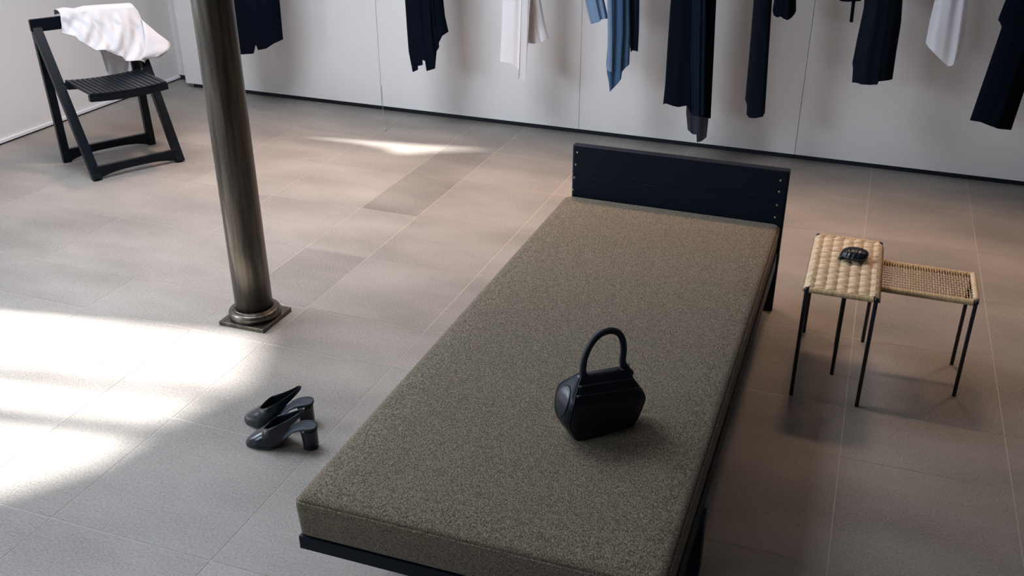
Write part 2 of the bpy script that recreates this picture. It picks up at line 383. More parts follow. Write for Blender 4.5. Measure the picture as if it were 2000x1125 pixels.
# ------------------------------------------------------------------ daybed
BX0, BX1, BY0, BY1 = -1.060, -0.224, 1.438, 3.408
t = thing('daybed', 'black wooden daybed with an olive brown tweed mattress and a bolted plank headboard', 'daybed', ((BX0 + BX1) / 2, (BY0 + BY1) / 2, 0))
def rel(bm, o):
    bmesh.ops.translate(bm, verts=bm.verts[:], vec=-Vector(o.location)); return bm
def rrect(x0, x1, y0, y1, r, z, n=6):
    out = []
    for cx, cy, a0 in ((x1 - r, y1 - r, 0), (x0 + r, y1 - r, 90), (x0 + r, y0 + r, 180), (x1 - r, y0 + r, 270)):
        for k in range(n + 1):
            a = math.radians(a0 + 90 * k / n); out.append(Vector((cx + r * math.cos(a), cy + r * math.sin(a), z)))
    return out
bm = bmesh.new(); rings = []
for z, ins in ((0.262, 0.010), (0.264, 0.005), (0.270, 0.001), (0.30, 0.0), (0.335, -0.002), (0.352, -0.002), (0.3575, 0.001), (0.3588, 0.004), (0.3602, 0.003), (0.3645, 0.006), (0.3685, 0.012), (0.3708, 0.022), (0.3715, 0.10)):
    rings.append(rrect(BX0 + ins, BX1 - ins, BY0 + ins, BY1 - ins, max(0.018 - ins * 0.1, 0.010), z))
loft(bm, rings)
mt = obj('mattress', rel(bm, t), m_tweed, t, True)
bm = bmesh.new()
pr = rrect(BX0 + 0.0005, BX1 - 0.0005, BY0 + 0.0005, BY1 - 0.0005, 0.018, 0.3560)
add_tube(bm, pr, 0.0018, 8, closed=True)
obj('piping', rel(bm, t), m_tweed, mt, True)
# head board: two planks with a rounded outer corner
HY0, HY1 = 3.414, 3.450
for z0, z1 in ((0.235, 0.4525), (0.454, 0.572)):
    bm = bmesh.new()
    loft(bm, [rrect(-1.040, -0.214, HY0, HY1, 0.010, z) for z in (z0, z0 + 0.001, z1 - 0.002)] + [rrect(-1.038, -0.216, HY0 + 0.002, HY1 - 0.002, 0.009, z1)])
    hb = obj('headboard_plank', rel(bm, t), m_blackwood, t)
for px, py in ((1128, 298), (1125, 322), (1122, 347), (1119, 371), (1525, 353), (1522, 375), (1518, 401), (1514, 425)):
    p = on_y(px, py, HY0); bm = bmesh.new()
    rg = [[p + Vector((r * math.cos(a), -h, r * math.sin(a))) for a in [2 * PI * k / 12 for k in range(12)]] for r, h in ((0.0048, -0.001), (0.0046, 0.001), (0.0032, 0.0024), (0.001, 0.003))]
    loft(bm, rg); b_ = obj('bolt', rel(bm, t), m_brass, t, True); b_['label'] = 'dull brass bolt head'
for nm, lo, hi in (('end_rail', (-1.058, 1.437, 0.226), (-0.218, 1.462, 0.2615)), ('end_rail', (-1.035, 3.385, 0.19), (-0.235, 3.4135, 0.2615)),
                   ('side_rail', (-1.048, 1.4625, 0.226), (-1.020, 3.3845, 0.2615)), ('side_rail', (-0.250, 1.4625, 0.190), (-0.220, 3.3845, 0.2615)),
                   ('slat_base', (-1.0195, 1.4625, 0.240), (-0.2505, 3.3845, 0.2615))):
    obj(nm, rel(box_bm(lo, hi, 0.0015), t), m_blackwood, t)
for x0, x1, y0, y1, zt in ((-0.262, -0.2135, 3.4135, 3.450, 0.2345), (-1.041, -0.992, 3.4135, 3.450, 0.2345), (-0.250, -0.212, 1.88, 1.93, 0.1895), (-1.048, -1.010, 1.88, 1.93, 0.2255)):
    obj('leg', rel(box_bm((x0, y0, 0), (x1, y1, zt), 0.0015), t), m_blackwood, t)

# ------------------------------------------------------------------ slatted folding chair
chc = Vector((-4.193 * S, 4.493 * S, 0)); wv = Vector((0.464, 0.886, 0)); fv = Vector((0.886, -0.464, 0))
t = thing('folding_chair', 'black slatted wooden folding chair with a white shirt over its back', 'chair', chc)
def cp(f_, w_, z_): return fv * (f_ * S) + wv * (w_ * S) + Vector((0, 0, z_ * S))     # chair space, before the scale of the room
TF, TZ = -0.245, 0.800
for sgn in (-1, 1):
    bm = bmesh.new(); add_beam(bm, cp(0.212, sgn * 0.246, 0.0), cp(TF, sgn * 0.262, TZ), wv, 0.050 * S, 0.040 * S)
    bmesh.ops.bevel(bm, geom=bm.edges[:], offset=0.002, segments=2, affect='EDGES')
    for v in bm.verts: v.co.z = max(v.co.z, 0)
    obj('front_leg', bm, m_chair, t)
    bm = bmesh.new(); add_beam(bm, cp(-0.218, sgn * 0.258, 0.0), cp(-0.262, sgn * 0.258, 0.765), wv, 0.044 * S, 0.036 * S)
    bmesh.ops.bevel(bm, geom=bm.edges[:], offset=0.002, segments=2, affect='EDGES')
    for v in bm.verts: v.co.z = max(v.co.z, 0)
    obj('rear_leg', bm, m_chair, t)
def arched_rail(f0):
    bm = bmesh.new(); rg = []
    for k in range(13):
        u = -0.246 + 0.492 * k / 12; q = abs(u / 0.246); zb = 0.034 - 0.032 * q ** 3
        rg.append([cp(f0 + a, u, z) for a, z in ((-0.012, zb), (0.012, zb), (0.012, 0.078), (-0.012, 0.078))])
    loft(bm, rg); return bm
obj('foot_rail', arched_rail(0.20), m_chair, t); obj('foot_rail', arched_rail(-0.222), m_chair, t)
bm = bmesh.new(); add_beam(bm, cp(TF + 0.008, -0.292, 0.808), cp(TF + 0.008, 0.300, 0.808), Vector((0, 0, 1)), 0.070 * S, 0.032 * S)
bmesh.ops.bevel(bm, geom=bm.edges[:], offset=0.004, segments=2, affect='EDGES'); obj('top_rail', bm, m_chair, t)
SZ = 0.528; F0, F1 = -0.055, 0.325
def seat_dip(w_): return -0.014 * (1 - (w_ / 0.24) ** 2)
for k in range(15):
    w0 = -0.226 + k * 0.0288; w1 = w0 + 0.0222; bm = bmesh.new()
    rg = [[cp(f_, w0, SZ + seat_dip(w0)), cp(f_, w1, SZ + seat_dip(w1)), cp(f_, w1, SZ - 0.015 + seat_dip(w1)), cp(f_, w0, SZ - 0.015 + seat_dip(w0))] for f_ in (F0, F1 - 0.008)]
    loft(bm, rg); bmesh.ops.bevel(bm, geom=bm.edges[:], offset=0.0012, segments=1, affect='EDGES'); obj('seat_slat', bm, m_chair, t)
for f_ in (F1 - 0.020, F0 + 0.03):
    bm = bmesh.new()
    loft(bm, [[cp(f_ + a, w_, SZ - 0.0155 + b_ + seat_dip(w_)) for a, b_ in ((-0.014, 0), (0.014, 0), (0.014, -0.032), (-0.014, -0.032))] for w_ in [-0.232 + 0.436 * k / 12 for k in range(13)]])
    obj('seat_rail', bm, m_chair, t)
bm = bmesh.new(); add_beam(bm, cp(-0.064, -0.262, SZ - 0.03), cp(-0.064, 0.262, SZ - 0.03), Vector((0, 0, 1)), 0.018, 0.018); obj('seat_hinge_bar', bm, m_chair, t)

# ------------------------------------------------------------------ white shirt over the chair back
def sheet(top, bottom, plane_pt, plane_n, nu, nv, fold, side_l=None, side_r=None):
    """cloth between two photo outlines on a plane in the room, pushed along the plane normal by fold(u, v)"""
    n = Vector(plane_n).normalized(); rows = []
    for j in range(nv + 1):
        v = j / nv; r = []
        for i in range(nu + 1):
            u = i / nu; a = lerp_poly(top, u); b_ = lerp_poly(bottom, u)
            px, py = a[0] + (b_[0] - a[0]) * v, a[1] + (b_[1] - a[1]) * v
            if side_l:
                l = lerp_poly(side_l, v); r_ = lerp_poly(side_r, v)
                l0 = (top[0][0] + (bottom[0][0] - top[0][0]) * v, top[0][1] + (bottom[0][1] - top[0][1]) * v)
                r0 = (top[-1][0] + (bottom[-1][0] - top[-1][0]) * v, top[-1][1] + (bottom[-1][1] - top[-1][1]) * v)
                px += (l[0] - l0[0]) * (1 - u) + (r_[0] - r0[0]) * u; py += (l[1] - l0[1]) * (1 - u) + (r_[1] - r0[1]) * u
            r.append(on_plane(px, py, plane_pt, plane_n) + n * fold(u, v))
        rows.append(r)
    return rows
def grid_faces(bm, rows):
    V = [[bm.verts.new(p) for p in r] for r in rows]
    for a, b_ in zip(V, V[1:]):
        for i in range(len(a) - 1): bm.faces.new((a[i], a[i + 1], b_[i + 1], b_[i]))
    return V
def solid(o, th):
    md = o.modifiers.new('thickness', 'SOLIDIFY'); md.thickness = th; md.offset = 0
    return o
shirt = thing('white_shirt', 'white short-sleeved shirt draped over the back of the folding chair', 'shirt', chc + Vector((0, 0, 0.66)))
rail_pt = chc + cp(TF + 0.056, 0, 0.80); sn = (fv * 0.868 + Vector((0, 0, 0.496))).normalized()
top_f = [(117, 27), (132, 23), (152, 25), (172, 20), (200, 18), (232, 16), (262, 14)]
bot_f = [(122, 62), (142, 74), (160, 85), (182, 100), (204, 103), (218, 106), (236, 112), (243, 119), (256, 121), (270, 120), (283, 122)]
right_f = [(262, 14), (270, 22), (279, 40), (290, 55), (292, 80), (291, 105), (283, 122)]
left_f = [(117, 27), (118, 40), (122, 62)]
def shirt_fold(u, v):
    k = min(1, v * 3)
    return 0.004 + 0.022 * v * math.sin(PI * u) + k * (0.009 * math.sin(17 * u + 5 * v) + 0.006 * math.sin(31 * u - 9 * v + 1) + 0.003 * math.sin(53 * u + 7 * v) + 0.008 * math.exp(-((u - 0.62 + 0.25 * v) / 0.07) ** 2) - 0.006 * math.exp(-((u - 0.3 - 0.3 * v) / 0.05) ** 2))
rows = sheet(top_f, bot_f, rail_pt, sn, 60, 34, shirt_fold, left_f, right_f)
# wrap over the rail: extra rows going back over its top edge and down behind
over = []
for dz, df in ((-0.02, -0.098), (0.004, -0.092), (0.012, -0.06), (0.010, -0.02)):
    over.append([Vector((p.x, p.y, p.z + dz)) + fv * df * S - fv * 0.004 for p in rows[0]])
bm = bmesh.new(); grid_faces(bm, over + rows); bmesh.ops.translate(bm, verts=bm.verts[:], vec=-shirt.location)
solid(obj('front_panel', bm, m_tee, shirt, True), 0.0016)
# short sleeve standing out to the right: an open tube
s_in = [(274, 40), (278, 60), (280, 82), (279, 105), (274, 119)]
s_out = [(327, 84), (330, 88), (330, 96), (322, 106), (306, 114)]
bm = bmesh.new(); rg = []
for k in range(9):
    v = k / 8; ring = []
    for i in range(20):
        a = 2 * PI * i / 20; s = 0.5 - 0.5 * math.cos(a); dpt = 0.020 * math.sin(a)
        pi_, po = lerp_poly(s_in, s), lerp_poly(s_out, s)
        ring.append(on_plane(pi_[0] + (po[0] - pi_[0]) * v, pi_[1] + (po[1] - pi_[1]) * v, rail_pt, sn) + sn * (0.014 + dpt + 0.003 * math.sin(5 * a + 6 * v)) - shirt.location)
    rg.append(ring)
loft(bm, rg, False, False); solid(obj('sleeve', bm, m_tee, shirt, True), 0.0016)
# back of the shirt hanging behind the rail
back_pt = chc + cp(TF - 0.055, 0, 0.80)
rows = sheet([(150, 30), (200, 22), (262, 20)], [(208, 138), (216, 150), (232, 148), (250, 146)], back_pt, fv, 24, 18,
             lambda u, v: 0.006 * math.sin(14 * u + 3 * v) * v, [(150, 30), (185, 80), (197, 104), (208, 138)], [(262, 20), (255, 90), (250, 146)])
bm = bmesh.new(); grid_faces(bm, rows); bmesh.ops.translate(bm, verts=bm.verts[:], vec=-shirt.location)
b_ = solid(obj('back_panel', bm, m_teeback, shirt, True), 0.001); b_['label'] = 'thin see-through back of the shirt'
rows = sheet([(201, 100), (213, 102), (225, 106)], [(203, 104), (213, 106), (224, 109)], rail_pt, sn, 4, 2, lambda u, v: 0.036)
bm = bmesh.new(); grid_faces(bm, rows); bmesh.ops.translate(bm, verts=bm.verts[:], vec=-shirt.location)
b_ = solid(obj('care_label', bm, m_label, shirt), 0.001); b_['label'] = 'small grey care label'
bm = bmesh.new()
hem = [(122, 62), (142, 74), (160, 85), (182, 100), (204, 103), (218, 106), (236, 112), (243, 119), (256, 121), (270, 120), (283, 122)]
add_tube(bm, [on_plane(*lerp_poly(hem, k / 60), rail_pt, sn) + sn * shirt_fold(k / 60, 1) - shirt.location for k in range(61)], 0.0028, 6)
obj('hem', bm, m_tee, shirt, True)

# ------------------------------------------------------------------ clothes hanging at the back wall
YG = 4.98; ZR = 1.50; ZBAR = 1.5295
def loops(o, xa, xb, Y, m):
    for x in (xa, xb):
        bm = bmesh.new(); add_tube(bm, [Vector((x, Y + 0.0155 * math.sin(a), ZBAR - 0.0155 * math.cos(a))) - Vector(o.location) for a in [2 * PI * k / 24 for k in range(24)]], 0.0028, 8, closed=True, up=(1, 0, 0)); obj('hanging_loop', bm, m, o, True)
def garment(name, label, cat, left, right, hem, m, T=0.045, folds=4, amp=0.010, Y=YG, parent=None, nu=56, nv=30, seed=0, kids=None, up=True, tagit=True):
    """a hanging tube of cloth; left/right run from the frame's top edge down to the hem, the hem from left to right (photo pixels on plane Y)"""
    rnd = random.Random(seed); ph = [rnd.uniform(0, 6.28) for _ in range(4)]
    x0, x1 = left[0][0], right[0][0]
    front, back = [], []
    tl, tr = on_y(*left[0], Y), on_y(*right[0], Y)
    rows = []
    if up:
        for j in range(9, 0, -1):
            k = j / 9; z = tl.z + (ZR + 0.0105 - tl.z) * k; sq = 1 - 0.30 * k ** 3
            mid = (tl.x + tr.x) / 2; hw = (tr.x - tl.x) / 2 * sq
            rows.append(([Vector((mid - hw + 2 * hw * i / nu, Y, z)) for i in range(nu + 1)], 1 - 0.75 * k ** 4, 0.0))
    top = [left[0], right[0]]
    for j in range(nv + 1):
        v = j / nv; r = []
        l, rr_ = lerp_poly(left, v), lerp_poly(right, v)
        for i in range(nu + 1):
            b_ = lerp_poly(hem, i / nu); u = min(1, max(0, (b_[0] - hem[0][0]) / (hem[-1][0] - hem[0][0]))); u = 0.15 * i / nu + 0.85 * u; a = lerp_poly(top, u)
            px = (1 - v) * a[0] + v * b_[0] + (1 - u) * l[0] + u * rr_[0] - ((1 - u) * (1 - v) * left[0][0] + u * (1 - v) * right[0][0] + (1 - u) * v * hem[0][0] + u * v * hem[-1][0])
            py = (1 - v) * a[1] + v * b_[1] + (1 - u) * l[1] + u * rr_[1] - ((1 - u) * (1 - v) * left[0][1] + u * (1 - v) * right[0][1] + (1 - u) * v * hem[0][1] + u * v * hem[-1][1])
            r.append((px, py, u))
        rows.append((r, 1.0, v))
    F, B_ = [], []
    for r, q, v in rows:
        f_, b2 = [], []
        for i, p in enumerate(r):
            u = i / nu; e = math.sin(PI * u) ** 0.5 if 0 < u < 1 else 0
            dd = 0.6 * amp * (math.sin(2 * PI * folds * u + ph[0] + 0.8 * v) + 0.5 * math.sin(2 * PI * folds * 1.7 * u + ph[1])) * min(1, e * 1.4)
            if isinstance(p, tuple):
                f_.append(on_y(p[0], p[1], Y - T * e * q + dd)); b2.append(on_y(p[0], p[1], Y + T * e * q * 0.8 + dd))
            else:
                f_.append(p + Vector((0, -(T * e * q) + dd, 0))); b2.append(p + Vector((0, T * e * q * 0.8 + dd, 0)))
        F.append(f_); B_.append(b2[-2:0:-1])
    bm = bmesh.new(); loft(bm, [a + b2 for a, b2 in zip(F, B_)], up, False)
    if parent:
        bmesh.ops.translate(bm, verts=bm.verts[:], vec=-Vector(parent.location)); o = obj(name, bm, m, parent, True)
    elif kids:
        root = thing(name, label, cat, ((tl.x + tr.x) / 2, Y, ZR)); bmesh.ops.translate(bm, verts=bm.verts[:], vec=-Vector(root.location))
        obj(kids, bm, m, root, True)
        hw = (tr.x - tl.x) / 2 * 0.5; loops(root, (tl.x + tr.x) / 2 - hw, (tl.x + tr.x) / 2 + hw, Y, m); return root
    else:
        o = obj(name, bm, m, None, True); tag(o, label, cat)
        hw = (tr.x - tl.x) / 2 * 0.5; loops(o, (tl.x + tr.x) / 2 - hw, (tl.x + tr.x) / 2 + hw, Y, m)
    return o
garment('black_trousers', 'black trousers with a slit hem hanging beside the iron column', 'trousers', [(440, 0), (462, 107)], [(546, 0), (553, 77)],
        [(462, 107), (478, 106), (494, 105), (496, 104), (499, 88), (501, 90), (504, 98), (520, 95), (535, 85), (553, 77)], m_black, 0.06, 2, 0.006, seed=1)
garment('black_knit_top', 'black top with a ragged notched hem, between the column and the cream silk piece', 'top', [(791, 0), (795, 60), (798, 100), (806, 141)], [(866, 0), (869, 30), (876, 62)],
        [(806, 141), (817, 136), (816, 129), (826, 127), (825, 117), (834, 121), (833, 139), (850, 134), (852, 110), (853, 100), (858, 92), (857, 84), (864, 70), (876, 62)], m_black, 0.05, 3, 0.006, seed=2, nu=90)
g = garment('cream_silk_top', 'cream silk top with pleats and uneven hem, left of the blue denim shirt', 'top', [(981, 0), (979, 60), (976, 121)], [(1037, 0), (1033, 60), (1029, 112)],
        [(976, 121), (990, 122), (1000, 124), (1013, 136), (1013, 155), (1027, 156), (1028, 130), (1029, 112)], m_cream, 0.03, 3, 0.005, seed=3, kids='front_panel')
garment('back_panel', '', '', [(1022, 0), (1024, 60), (1030, 84)], [(1056, 0), (1064, 45), (1072, 76)], [(1030, 84), (1040, 86), (1054, 85), (1060, 82), (1072, 78)], m_cream, 0.02, 3, 0.005, Y=YG + 0.05, parent=g, seed=4)
g = garment('denim_shirt', 'washed blue denim shirt hanging with a pointed trailing hem', 'shirt', [(1188, 0), (1189, 60), (1185, 110), (1184, 128), (1186, 145)], [(1230, 0), (1231, 60), (1230, 105), (1229, 126)],
        [(1186, 145), (1189, 160), (1191, 180), (1198, 172), (1206, 164), (1213, 155), (1215, 140), (1222, 132), (1229, 126)], m_denim, 0.035, 3, 0.010, seed=5, kids='body')
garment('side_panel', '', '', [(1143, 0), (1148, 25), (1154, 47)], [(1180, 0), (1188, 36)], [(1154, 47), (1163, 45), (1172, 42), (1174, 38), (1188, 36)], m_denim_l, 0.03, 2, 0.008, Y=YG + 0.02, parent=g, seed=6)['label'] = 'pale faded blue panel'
garment('sleeve', '', '', [(1224, 0), (1226, 60), (1232, 102)], [(1249, 0), (1248, 60), (1246, 101)], [(1232, 106), (1236, 101), (1246, 101)], m_denim_d, 0.02, 2, 0.003, Y=YG + 0.05, parent=g, seed=7)['label'] = 'dark navy sleeve'
garment('painted_lit_edge', '', '', [(1186, 0), (1187, 70), (1185, 136)], [(1196, 0), (1197, 70), (1196, 141)], [(1185, 136), (1190, 140), (1196, 141)], m_denim_l, 0.006, 1, 0.001, Y=YG - 0.045, parent=g, seed=17, nu=10)['label'] = 'pale blue strip painting in the lit edge'  # paler denim puts the light along the body's left edge into colour
g = garment('long_black_dress', 'long black dress with a sheer underskirt hanging below its hem, behind the headboard', 'dress', [(1310, 0), (1303, 100), (1299, 165), (1295, 204)], [(1399, 0), (1394, 110), (1388, 232)],
        [(1295, 205), (1300, 203), (1315, 208), (1325, 210), (1340, 207), (1342, 208), (1350, 222), (1365, 228), (1380, 230), (1388, 232)], m_black, 0.06, 2, 0.005, seed=8, kids='dress_body')
garment('sheer_underskirt', '', '', [(1344, 150), (1340, 220), (1343, 253)], [(1386, 150), (1384, 230), (1380, 268)], [(1343, 253), (1352, 262), (1360, 263), (1361, 278), (1370, 276), (1380, 268)], m_sheer, 0.022, 2, 0.006, Y=YG + 0.01, parent=g, seed=9, up=False)['label'] = 'see-through navy chiffon underskirt'
garment('black_scarf_skirt', '', '', [(1352, 0), (1350, 120), (1352, 225)], [(1380, 0), (1378, 120), (1376, 225)], [(1352, 225), (1364, 228), (1376, 225)], m_navy, 0.010, 2, 0.004, Y=YG - 0.075, parent=g, seed=19)
g.children[-1].name = 'front_drape'
garment('slim_black_trousers', 'slim black trousers with a rounded cuff, right of the long black dress', 'trousers', [(1472, 0), (1462, 120), (1455, 198), (1459, 203), (1458, 224)], [(1508, 0), (1501, 110), (1494, 220)],
        [(1458, 224), (1463, 230), (1475, 231), (1490, 228), (1494, 220)], m_black2, 0.035, 1, 0.003, seed=10)
garment('black_sleeve_top', 'black blouse whose short puffed sleeve ends just below the top of the picture', 'blouse', [(1512, 0), (1509, 20), (1511, 30)], [(1555, 0), (1555, 20), (1553, 26)],
        [(1511, 31), (1518, 35), (1525, 33), (1530, 37), (1538, 40), (1546, 35), (1553, 26)], m_black, 0.05, 2, 0.008, Y=YG, seed=11)
g = garment('black_cropped_jacket', 'black garment showing only its hem and one hanging strap at the top edge', 'jacket', [(1638, 0), (1644, 3)], [(1682, 0), (1681, 2)],
        [(1644, 3), (1660, 4), (1681, 3)], m_black, 0.05, 2, 0.005, Y=YG, seed=12, kids='jacket_body')
garment('strap', '', '', [(1664, 0), (1659, 43)], [(1671, 0), (1666, 43)], [(1659, 43), (1663, 44), (1666, 43)], m_black, 0.004, 1, 0.0, Y=YG - 0.02, parent=g, seed=13, nu=8, up=False)
garment('wide_black_trousers', 'wide pressed black trousers, left of the white organza piece', 'trousers', [(1688, 0), (1687, 15), (1674, 75), (1664, 126), (1666, 130), (1664, 161)], [(1763, 0), (1760, 45), (1751, 100), (1743, 155)],
        [(1664, 161), (1674, 162), (1682, 165), (1700, 166), (1714, 165), (1716, 159), (1735, 157), (1743, 155)], m_black2, 0.05, 2, 0.004, seed=14)
garment('white_organza_top', 'small white see-through organza top hanging between two black garments', 'top', [(1826, 0), (1815, 45), (1808, 84)], [(1893, 0), (1885, 55), (1879, 90), (1874, 108)],
        [(1808, 85), (1814, 94), (1826, 106), (1840, 120), (1852, 130), (1860, 128), (1867, 118), (1874, 108)], m_organza, 0.03, 2, 0.006, seed=15)
garment('flared_black_skirt', 'black flared garment at the right edge of the picture', 'skirt', [(1964, 0), (1949, 38), (1957, 51), (1925, 145), (1894, 235)], [(2060, 0), (2020, 120), (1975, 254)],
        [(1894, 236), (1915, 239), (1930, 245), (1950, 252), (1975, 254)], m_black, 0.06, 2, 0.006, seed=16)
# the rail they hang from (above the picture)
t = thing('clothes_rail', 'long black steel clothes rail running along the white back wall', 'rail', (-1.5, YG, ZBAR))
bm = bmesh.new(); add_tube(bm, [(-3.0, 0, 0), (4.2, 0, 0)], 0.011, 12); obj('bar', bm, m_rod, t, True)
for x in (-2.6, -0.3, 2.0, 3.8):
    bm = bmesh.new(); add_tube(bm, [(x, 0, 0), (x, YB - YG, 0)], 0.007, 10); obj('bracket', bm, m_rod, t, True)

# bead on a cord at the foot of the wall
bp_ = on_z(754, 253, 0.006)
t = thing('weighted_cord', 'thin cord with a small steel bead lying on the floor below a wall joint', 'cord', (bp_.x, bp_.y, 0))
top = Vector((-2.850, YB - 0.004, 0.16)); midp = Vector((-2.852, YB - 0.006, 0.05))
pts = [top, Vector((-2.851, YB - 0.004, 0.1)), midp, midp.lerp(bp_, 0.35) + Vector((0, 0, -0.012)), midp.lerp(bp_, 0.75) + Vector((0, 0, -0.006)), bp_]
bm = bmesh.new(); add_tube(bm, [p - t.location for p in pts], 0.0011, 6); obj('cord', bm, m_label, t, True)
bm = bmesh.new(); bmesh.ops.create_uvsphere(bm, u_segments=16, v_segments=10, radius=0.006, matrix=Matrix.Translation(bp_ - t.location)); obj('bead', bm, m_bead, t, True)

# ------------------------------------------------------------------ woven stools
def stool_frame(t, hx, hy, h, ends):
    for sx in (-1, 1):
        for sy in (-1, 1):
            bm = bmesh.new(); add_tube(bm, [(sx * hx, sy * hy, 0), (sx * hx, sy * hy, h - 0.004), (sx * hx, sy * hy, h + 0.004)], [0.0066, 0.0066, 0.0050], 14)
            bmesh.ops.create_uvsphere(bm, u_segments=14, v_segments=8, radius=0.0088, matrix=Matrix.Translation((sx * hx, sy * hy, h - 0.002)))
            obj('leg', bm, m_rod, t, True)
def wrapped_rail(a, b_, r, pitch, flat=1.0):
    """rod tightly wrapped in cane: ringed surface"""
    a, b_ = Vector(a), Vector(b_); L = (b_ - a).length; n = int(L / pitch) * 4; pts, rr = [], []
    for k in range(n + 1):
        pts.append(a.lerp(b_, k / n)); rr.append(r * (1 - 0.10 * (k % 4 == 0)) * (1 + random.uniform(-0.015, 0.015)))
    bm = bmesh.new(); add_tube(bm, pts, rr, 14); return bm
# taller stool: broad strands crossing the seat from side to side in seven bulging columns
ax, ay, ah = 0.027, 3.062, 0.394; hx, hy = 0.106, 0.226
t = thing('woven_stool', 'taller black-legged stool with a chunky pale woven cane seat holding a black shell', 'stool', (ax, ay, 0), 0, 'woven stools')
stool_frame(t, hx, hy, ah, None)
for sy in (-1, 1):
    obj('wrapped_rail', wrapped_rail((-hx + 0.008, sy * hy, ah - 0.002), (hx - 0.008, sy * hy, ah - 0.002), 0.0095, 0.0032), m_caneB, t, True)
bm = bmesh.new(); nst = 104; ncol = 7; y0s, y1s = -hy + 0.008, hy - 0.014
edge_x = hx + 0.012; nst = 112; PER = 0.046
def weave_z(u, y):
    c = u * ncol; k = int(min(c, ncol - 1e-6)); f_ = c - k
    ph = ((y / PER + 0.5 * (k % 2)) % 1.0)
    return 0.0074 * math.sin(PI * f_) ** 0.9 * (0.25 + 0.75 * math.sin(PI * ph) ** 0.8), ph, f_
for k in range(nst):
    y = y0s + (y1s - y0s) * k / (nst - 1); jy = random.uniform(-0.0005, 0.0005); pts = []
    for q in range(85):
        u = q / 84; x = -edge_x + 2 * edge_x * u; w_, ph, f_ = weave_z(u, y)
        edge = min(u, 1 - u) / 0.06
        z = 0.0035 + w_ * min(1, edge * 0.6 + 0.4)
        if edge < 1: z = 0.0062 - 0.016 * (1 - edge) ** 2.4
        pts.append((x, y + jy + 0.0036 * math.sin(PI * f_) * (0.5 - ph), ah - 0.002 + z))
    pts = [(-edge_x + 0.004, y, ah - 0.013)] + pts + [(edge_x - 0.004, y, ah - 0.013)]
    add_tube(bm, pts, 0.0026 * random.uniform(0.90, 1.08), 6, up=(0, 0, 1), flat=0.7)
obj('woven_seat', bm, m_caneA, t, True)
bm = bmesh.new()
for c in range(ncol):
    x = -edge_x + 2 * edge_x * (c + 0.5) / ncol
    add_tube(bm, [(x - 0.006, -hy, ah - 0.004), (x, -hy + 0.02, ah + 0.002), (x, hy - 0.02, ah + 0.002), (x + 0.005, hy, ah + 0.002)], 0.0022, 6)
obj('warp_strands', bm, m_warp, t, True)
for sx in (-1, 1):
    bm = bmesh.new(); add_tube(bm, [(sx * hx, -hy + 0.006, ah - 0.003), (sx * hx, hy - 0.006, ah - 0.003)], 0.0062, 10); obj('side_rail', bm, m_rod, t, True)
STA = t
# lower stool tucked half under it: fine open weave
bx, by, bh = 0.241, 3.122, 0.352; hx, hy = 0.200, 0.107
t = thing('woven_stool', 'lower black-legged stool with a fine open cane seat pushed under the taller one', 'stool', (bx, by, 0), 0, 'woven stools')
stool_frame(t, hx, hy, bh, None)
for sy in (-1, 1):
    obj('wrapped_rail', wrapped_rail((-hx + 0.008, sy * hy, bh - 0.002), (hx - 0.008, sy * hy, bh - 0.002), 0.0105, 0.0034), m_caneB, t, True)
for sx in (-1, 1):
    obj('wrapped_rail', wrapped_rail((sx * hx, -hy + 0.010, bh + 0.002), (sx * hx, hy - 0.002, bh + 0.002), 0.0105, 0.010), m_caneA, t, True)
bm = bmesh.new(); n = 44
for k in range(n):
    x = -hx + 0.016 + (2 * hx - 0.034) * k / (n - 1); pts = []
    for q in range(49):
        u = q / 48; y = -hy + 2 * hy * u
        e = min(1, min(u, 1 - u) / 0.06)
        pts.append((x, y, bh + 0.006 * (1 - (1 - e) ** 2) + 0.0030 * math.sin(PI * (u * 11 + k % 2)) * e))
    add_tube(bm, pts, 0.0017 * random.uniform(0.9, 1.1), 6)
obj('woven_seat', bm, m_caneB, t, True)
bm = bmesh.new()
for c in range(1, 11):
    y = -hy + 2 * hy * (c / 11)
    add_tube(bm, [(-hx + 0.006, y, bh + 0.006), (hx - 0.006, y, bh + 0.006)], 0.0014, 6)
obj('warp_strands', bm, m_warp, t, True)

# ------------------------------------------------------------------ black ribbed shell on the taller stool
zs = ah + 0.0135
t = thing('ribbed_shell', 'small black ribbed shell lying on the taller woven stool', 'shell', (0.049, 3.098, zs), math.radians(-4))
bm = bmesh.new(); rg = []; NS, NR = 72, 36
for i in range(NS + 1):
    s = i / NS; ang = PI * s; x = -0.044 * math.cos(ang)
    prof = max(math.sin(ang), 0.02) ** 0.62
    rib = 1 + 0.035 * abs(math.sin(PI * 9 * s)) * (0.3 + math.sin(ang))
    ring = []
    for k in range(NR):
        a = 2 * PI * k / NR; r = prof * rib
        y = 0.038 * r * math.cos(a); z = (0.026 if math.sin(a) > 0 else 0.013) * r * math.sin(a)
        ring.append(Vector((x + 0.008 * math.sin(a) * prof, y, 0.0105 + z)))
    rg.append(ring)
loft(bm, rg); obj('shell_body', bm, m_shell, t, True)
bm = bmesh.new(); add_tube(bm, [(-0.020, -0.016, 0.010), (-0.030, -0.026, 0.008), (-0.041, -0.035, 0.007), (-0.046, -0.038, 0.007)], [0.009, 0.008, 0.007, 0.003], 12)
obj('shell_tip', bm, m_shell, t, True)

